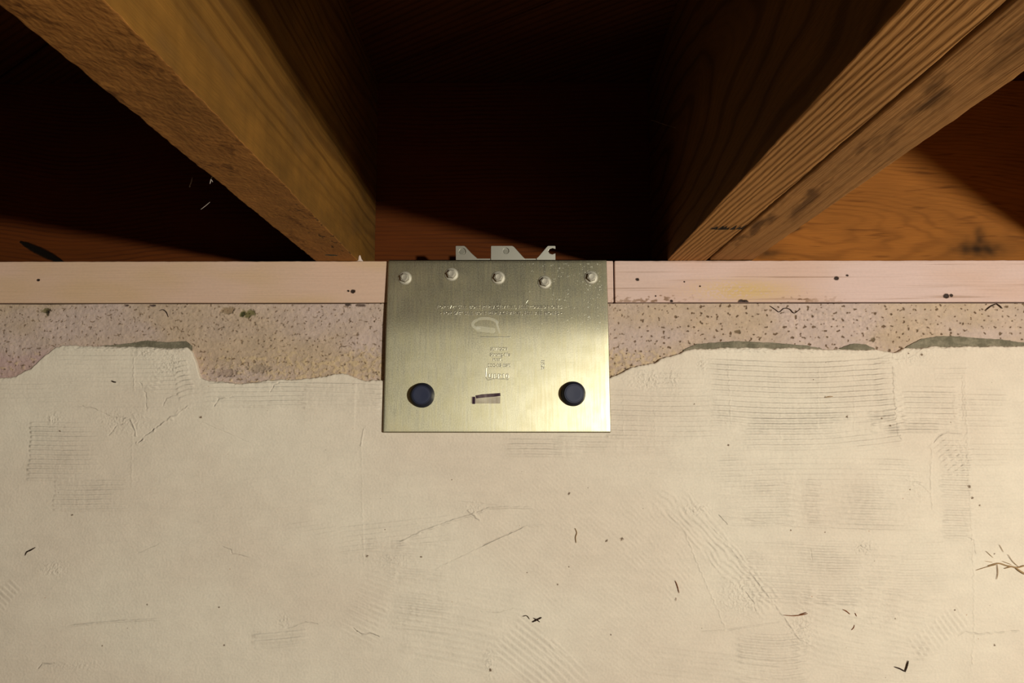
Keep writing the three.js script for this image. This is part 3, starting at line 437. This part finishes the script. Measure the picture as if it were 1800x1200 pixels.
// ───────────────────────── foundation plate ─────────────────────────
{
  const z1 = 0.0105, z0 = 0.0062, t = thing('foundation_plate', [PCX, PL.br.y, z0], 'galvanised steel foundation plate screwed over the sill and the stucco', 'metal plate'), yb = at(880, 577, z1).y;
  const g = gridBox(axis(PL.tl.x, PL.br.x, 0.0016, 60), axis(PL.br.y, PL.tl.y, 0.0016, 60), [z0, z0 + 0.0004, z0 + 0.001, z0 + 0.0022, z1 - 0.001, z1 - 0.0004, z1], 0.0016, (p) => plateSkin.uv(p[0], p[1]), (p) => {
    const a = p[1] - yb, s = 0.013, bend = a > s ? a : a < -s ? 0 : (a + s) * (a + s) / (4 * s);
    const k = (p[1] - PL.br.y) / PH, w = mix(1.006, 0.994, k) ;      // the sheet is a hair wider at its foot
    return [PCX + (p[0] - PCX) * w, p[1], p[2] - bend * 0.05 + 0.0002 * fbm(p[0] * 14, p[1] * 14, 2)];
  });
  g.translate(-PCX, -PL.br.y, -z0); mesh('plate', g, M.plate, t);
  // stamped tabs along the top edge
  const S = (x, y) => { const p = at(780 + x / 8.18, 420 + y / 8.18, 0.004); return new THREE.Vector2(p.x - PCX, p.y - PL.br.y); };
  const flat = (pts, hole, z, depth, mat, name) => {
    const sh = new THREE.Shape(pts.map(([x, y]) => S(x, y)));
    if (hole) { const c = S(hole[0], hole[1]), p = new THREE.Path(); p.absarc(c.x, c.y, hole[2] / 8.18 * 0.00065, 0, Math.PI * 2, true); sh.holes.push(p); }
    const e = new THREE.ExtrudeGeometry(sh, { depth, bevelEnabled: true, bevelThickness: 0.0003, bevelSize: 0.0003, bevelOffset: -0.0003, bevelSegments: 2, curveSegments: 32 }); e.translate(0, 0, z - z0); return e;
  };
  const tab = (pts, hole) => { const m = mesh('tab', mergeGeometries([flat(pts, hole, 0.0031, 0.0012), flat(pts, null, 0.0017, 0.0009)]), M.sheet, t); return m; };
  const dim = (cx, cy, r, par) => { const c = S(cx, cy), g2 = new THREE.CylinderGeometry(r / 8.18 * 0.00065, r / 8.18 * 0.00065, 0.0012, 28); g2.rotateX(Math.PI / 2); g2.translate(c.x, c.y, 0.0030 - z0); mesh('dimple', g2, M.dimple, par); };
  dim(265, 180, 38, tab([[176, 430], [170, 104], [182, 98], [296, 98], [320, 118], [395, 200], [450, 250], [480, 276], [490, 300], [500, 430]], [268, 180, 56]));
  dim(895, 178, 34, tab([[676, 430], [678, 106], [686, 98], [985, 98], [1010, 112], [1140, 256], [1160, 276], [1160, 430]], [893, 172, 52]));
  tab([[1330, 430], [1335, 276], [1360, 256], [1490, 104], [1505, 98], [1598, 98], [1606, 106], [1606, 146], [1560, 132], [1520, 145], [1503, 175], [1520, 208], [1560, 222], [1606, 205], [1606, 430]]);
  const lip = flat([[176, 430], [176, 276], [1606, 276], [1606, 430]], null, 0.0012, 0.0016); mesh('lip', lip, M.sheet, t);
}

// hex washer-head screws through the plate
{
  const hexGeo = (() => {
    const sh = new THREE.Shape(), R = 0.0054; for (let i = 0; i < 6; i++) { const a = (i + 0.5) * Math.PI / 3; sh[i ? 'lineTo' : 'moveTo'](R * Math.cos(a), R * Math.sin(a)); }
    const a = new THREE.ExtrudeGeometry(sh, { depth: 0.0040, bevelEnabled: true, bevelThickness: 0.0007, bevelSize: 0.0008, bevelOffset: -0.0008, bevelSegments: 3 }); a.translate(0, 0, 0.0008); return a;
  })();
  const dish = new THREE.LatheGeometry([[0, 0.0058], [0.0024, 0.0058], [0.0028, 0.00605], [0.0034, 0.0061], [0.0039, 0.0057], [0.0041, 0.0045]].map(([a, b]) => new THREE.Vector2(a, b)), 36); dish.rotateX(Math.PI / 2);
  const wash = new THREE.LatheGeometry([[0.003, 0.0019], [0.0052, 0.0018], [0.0068, 0.0013], [0.0076, 0.0008], [0.0079, 0.0003], [0.0078, -0.0006], [0.0, -0.0006]].map(([a, b]) => new THREE.Vector2(a, b)), 44); wash.rotateX(Math.PI / 2);
  const spots = [[711.5, 488, 'hex washer-head screw nearest the upper left corner of the metal plate', 8], [793.5, 481.5, 'hex washer-head screw below the left tab of the metal plate', 22], [876, 487.5, 'hex washer-head screw below the middle tab of the metal plate', 38], [957.5, 495.5, 'hex washer-head screw below the right tab, lowest of the five', 12], [1039.5, 487, 'hex washer-head screw nearest the upper right corner of the metal plate', 47]];
  let first; const yb = at(880, 577, 0.0105).y;
  spots.forEach(([x, y, label, turn], i) => {
    const p = at(x, y, 0.010), z = 0.0106 - Math.max(0, p.y - yb) * 0.05;
    if (!first) { first = thing('hex_screw', [0, 0, 0], label, 'screw', 'screws along the top of the plate'); mesh('washer_flange', wash, M.washer, first); const h = mesh('hex_head', mergeGeometries([hexGeo, dish.toNonIndexed()]), M.zinc, first); }
    const o = i ? first.clone() : first; if (i) { o.name = numbered('hex_screw'); scene.add(o); }
    o.userData = { ...first.userData, label }; o.position.set(p.x, p.y, z); o.rotation.z = turn * Math.PI / 180;
  });
  // blue plastic caps over the anchor bolts
  const body = new THREE.LatheGeometry([[0, -0.0004], [0.0138, -0.0004], [0.0140, 0.0005], [0.0138, 0.0030], [0.0132, 0.0052], [0.0117, 0.0098], [0.0108, 0.0110], [0.0104, 0.0112], [0.0100, 0.0110], [0, 0.0109]].map(([a, b]) => new THREE.Vector2(a, b)), 64); body.rotateX(Math.PI / 2);
  const face = new THREE.LatheGeometry([[0.0098, 0.0104], [0.0097, 0.0112], [0.0092, 0.01145], [0.0070, 0.0113], [0, 0.0112]].map(([a, b]) => new THREE.Vector2(a, b)), 64); face.rotateX(Math.PI / 2);
  [[742.5, 694.5, 'round navy blue plastic cap at the lower left of the metal plate'], [1007.5, 692, 'round navy blue plastic cap at the lower right of the metal plate']].forEach(([x, y, label]) => {
    const p = at(x, y, 0.0105), t = thing('bolt_cap', [p.x, p.y, 0.0107], label, 'cap', 'blue bolt caps on the plate'); mesh('cap_body', body, M.cap, t); mesh('cap_face', face, M.capFace, t);
  });
}

// ───────────────────────── small things stuck to wall and joists ─────────────────────────
function strand(pts, z, rad, taper = true) {
  const q = pts.map(([x, y, dz = 0]) => at(x, y, z + dz)), curve = new THREE.CatmullRomCurve3(q), n = Math.max(10, q.length * 8), g = new THREE.TubeGeometry(curve, n, 1, 7, false), p = g.attributes.position;
  for (let i = 0; i <= n; i++) { const c = curve.getPointAt(i / n), t = i / n, r = rad * 0.001 * (taper ? 0.35 + 0.65 * Math.sqrt(Math.sin(Math.PI * clamp(t, 0.02, 0.98))) : 1) * (1 + 0.35 * noise(t * 9, rad * 31 + q[0].x * 90)); for (let j = 0; j <= 7; j++) { const k = i * 8 + j; p.setXYZ(k, c.x + (p.getX(k) - c.x) * r, c.y + (p.getY(k) - c.y) * r, c.z + (p.getZ(k) - c.z) * r); } }
  g.computeVertexNormals(); return g;
}
function bit(name, geos, mat, label, cat) { return tag(mesh(name, geos.length > 1 ? mergeGeometries(geos) : geos[0], mat), label, cat); }
const ZS = 0.0062;
{
  const t = thing('root_strand', [0, 0, 0], 'frayed brown root strand on the stucco at the right edge', 'root');
  mesh('main_strand', mergeGeometries([strand([[1737, 994], [1756, 990], [1770, 994], [1784, 997], [1795, 1004], [1806, 1010], [1830, 1012]], ZS, 0.8), strand([[1766, 999], [1778, 996], [1790, 997], [1802, 994], [1825, 996]], ZS, 0.7), strand([[1784, 996], [1792, 1003], [1803, 1009], [1815, 1010]], ZS + 0.0006, 0.7)]), M.root, t);
  mesh('hair_root', mergeGeometries([strand([[1716, 1002], [1732, 997], [1752, 992]], ZS, 0.3), strand([[1757, 957], [1764, 970]], ZS, 0.3), strand([[1772, 974], [1780, 986], [1792, 997]], ZS, 0.3), strand([[1733, 968], [1746, 980]], ZS, 0.25), strand([[1753, 990], [1754, 1008], [1752, 1018]], ZS, 0.4), strand([[1732, 986], [1745, 988]], ZS, 0.3), strand([[1762, 986], [1778, 992]], ZS, 0.3)]), M.root, t);
}
bit('twig', [strand([[1573, 1172], [1582, 1175], [1592, 1180.5]], ZS, 0.75), strand([[1591, 1180.5], [1594, 1172], [1597, 1161]], ZS, 0.75)], M.twig, 'black bent twig near the bottom right of the stucco', 'twig');
bit('twig', [strand([[44, 976], [47, 970], [53, 967], [62, 962]], ZS, 0.7)], M.twig, 'short dark crooked twig at the left edge of the stucco', 'twig');
bit('twig', [strand([[936, 1093], [944, 1089], [952, 1085]], ZS, 0.9), strand([[938, 1086], [945, 1090], [949, 1093]], ZS, 0.6), strand([[919, 1083], [926, 1082], [931, 1088]], ZS, 0.4)], M.twig, 'tiny crossed dark twigs low in the middle of the stucco', 'twig');
bit('root_fibre', [strand([[1011, 928], [1014, 936], [1012, 944], [1013, 954]], ZS, 0.45)], M.root, 'wavy brown fibre right of the paired trowel ridges', 'fibre');
bit('root_fibre', [strand([[1187, 1020], [1191, 1030], [1194, 1042]], ZS, 0.45), strand([[1189, 1050], [1188, 1056]], ZS, 0.25)], M.rust, 'reddish fibre left of the slanting trowel swath', 'fibre');
bit('root_fibre', [strand([[1378, 1081], [1395, 1082], [1412, 1080], [1420, 1078]], ZS, 0.45), strand([[1406, 1080], [1418, 1076]], ZS, 0.35)], M.rust, 'rust-brown fibre at the lower tip of the slanting swath', 'fibre');
bit('root_fibre', [strand([[1482, 1071], [1488, 1074], [1494, 1079]], ZS, 0.6), strand([[1503, 1077], [1506, 1083]], ZS, 0.4), strand([[1497, 1107], [1501, 1102], [1502, 1098]], ZS, 0.4)], M.rust, 'broken brown fibre bits above the black bent twig', 'fibre');
bit('splinter', [strand([[1450, 698.5], [1457, 697], [1464, 696.5]], ZS, 0.55)], M.root, 'small brown splinter on the ridged stucco right of the plate', 'splinter');
bit('splinter', [strand([[196, 669], [200, 671], [204, 671.5]], ZS, 0.8)], M.twig, 'small black splinter on the stucco at the upper left', 'splinter');
bit('twig', [strand([[1733, 545], [1742, 538], [1752, 533.5]], 0.0014, 0.65), strand([[1752, 533.5], [1758, 538], [1762, 542]], 0.0014, 0.65)], M.twig, 'dark roof-shaped bent twig under the sill at the far right', 'twig');
bit('root_fibre', [strand([[1353, 537], [1362, 543], [1370, 548], [1378, 542], [1388, 543], [1396, 550], [1407, 543]], 0.0012, 0.45)], M.twig, 'zigzag crack in the painted concrete band, added as a dark strand', 'fibre');  // added dark strand standing in for a crack in the band
bit('root_fibre', [strand([[280, 546], [286, 544], [292, 548], [296, 557]], 0.0012, 0.5)], M.twig, 'dark hooked fibre on the left of the concrete band', 'fibre');
// cobweb wisps by the left joist, a drip of paint, a loose thread
const zW = 0.24, web = (pts, r, z = zW) => strand(pts, z, r);
bit('cobweb_wisp', [web([[338, 312], [336, 320], [333, 327]], 0.35), web([[334, 326], [333, 329]], 0.5)], M.web, 'pale cobweb wisp hanging in the dark left of the left joist, upper one', 'cobweb');
bit('cobweb_wisp', [web([[369, 355], [362, 361], [353, 368]], 0.3)], M.web, 'slanting pale cobweb wisp in the dark left of the left joist, lower one', 'cobweb');
{ const zc = 0.287; bit('cobweb_wisp', [strand([[380, 288], [378, 304], [372, 312], [369, 323]], zc, 0.5), strand([[372, 308], [384, 309], [388, 306]], zc, 0.4), strand([[371, 315], [374, 320]], zc, 0.35)], M.web, 'cobweb tuft clinging to the lower edge of the left joist', 'cobweb'); }
bit('splinter', [strand([[562, 338], [566, 345], [569, 352]], 0.153, 0.45)], M.web, 'tiny pale splinter on the lit side of the left joist', 'splinter');
bit('thread', [strand([[1145, 211], [1160, 216], [1178, 222], [1196, 227]], 0.062, 0.2)], M.web, 'thin pale thread in front of the dark joist side right of the bay', 'thread');
{
  const q = [[0, 0.0075], [0.0008, 0.0070], [0.0014, 0.0050], [0.0022, 0.0028], [0.0036, 0.0012], [0.0044, 0.0]].map(([a, b]) => new THREE.Vector2(a, b)), g = new THREE.LatheGeometry(q, 20); g.scale(1, 1, 0.6); g.translate(-0.1832, -0.0002, -0.0022);
  bit('paint_drip', [g], M.drip, 'pale paint drip on the sill at the foot of the left joist', 'paint drip');
}

// ───────────────────────── work lamp, out of the frame at the right ─────────────────────────
{
  const [x, y, z] = LAMP.at, t = thing('work_lamp', [x, FLOOR_Y, z], 'work lamp on a stand right of the camera', 'lamp'), hy = y - FLOOR_Y;
  const metal = new THREE.MeshStandardMaterial({ color: 0x33343a, roughness: 0.5, metalness: 0.6 });
  const bulb = mesh('bulb', new THREE.SphereGeometry(LAMP.radius, 32, 24), new THREE.MeshStandardMaterial({ color: 0xffffff, emissive: new THREE.Color(...LAMP.color), emissiveIntensity: 6 }), t); bulb.position.y = hy; bulb.castShadow = false;
  const pole = new THREE.CylinderGeometry(0.009, 0.011, hy - 0.09, 20); pole.translate(0, (hy - 0.09) / 2, 0); mesh('pole', pole, metal, t);
  const sock = new THREE.LatheGeometry([[0, 0], [0.019, 0], [0.02, 0.03], [0.017, 0.06], [0, 0.06]].map(([a, b]) => new THREE.Vector2(a, b)), 28); sock.translate(0, hy - 0.093, 0); mesh('socket', sock, metal, t);
  const base = new THREE.LatheGeometry([[0, 0], [0.13, 0], [0.13, 0.012], [0.11, 0.02], [0.02, 0.03], [0, 0.03]].map(([a, b]) => new THREE.Vector2(a, b)), 40); mesh('base', base, metal, t);
  const light = new THREE.PointLight(new THREE.Color(...LAMP.color), LAMP.power); light.position.set(x, y, z); light.castShadow = true; light.shadow.radius = LAMP.radius / 0.02; light.shadow.mapSize.set(2048, 2048); scene.add(light);
}

renderer.render(scene, camera);
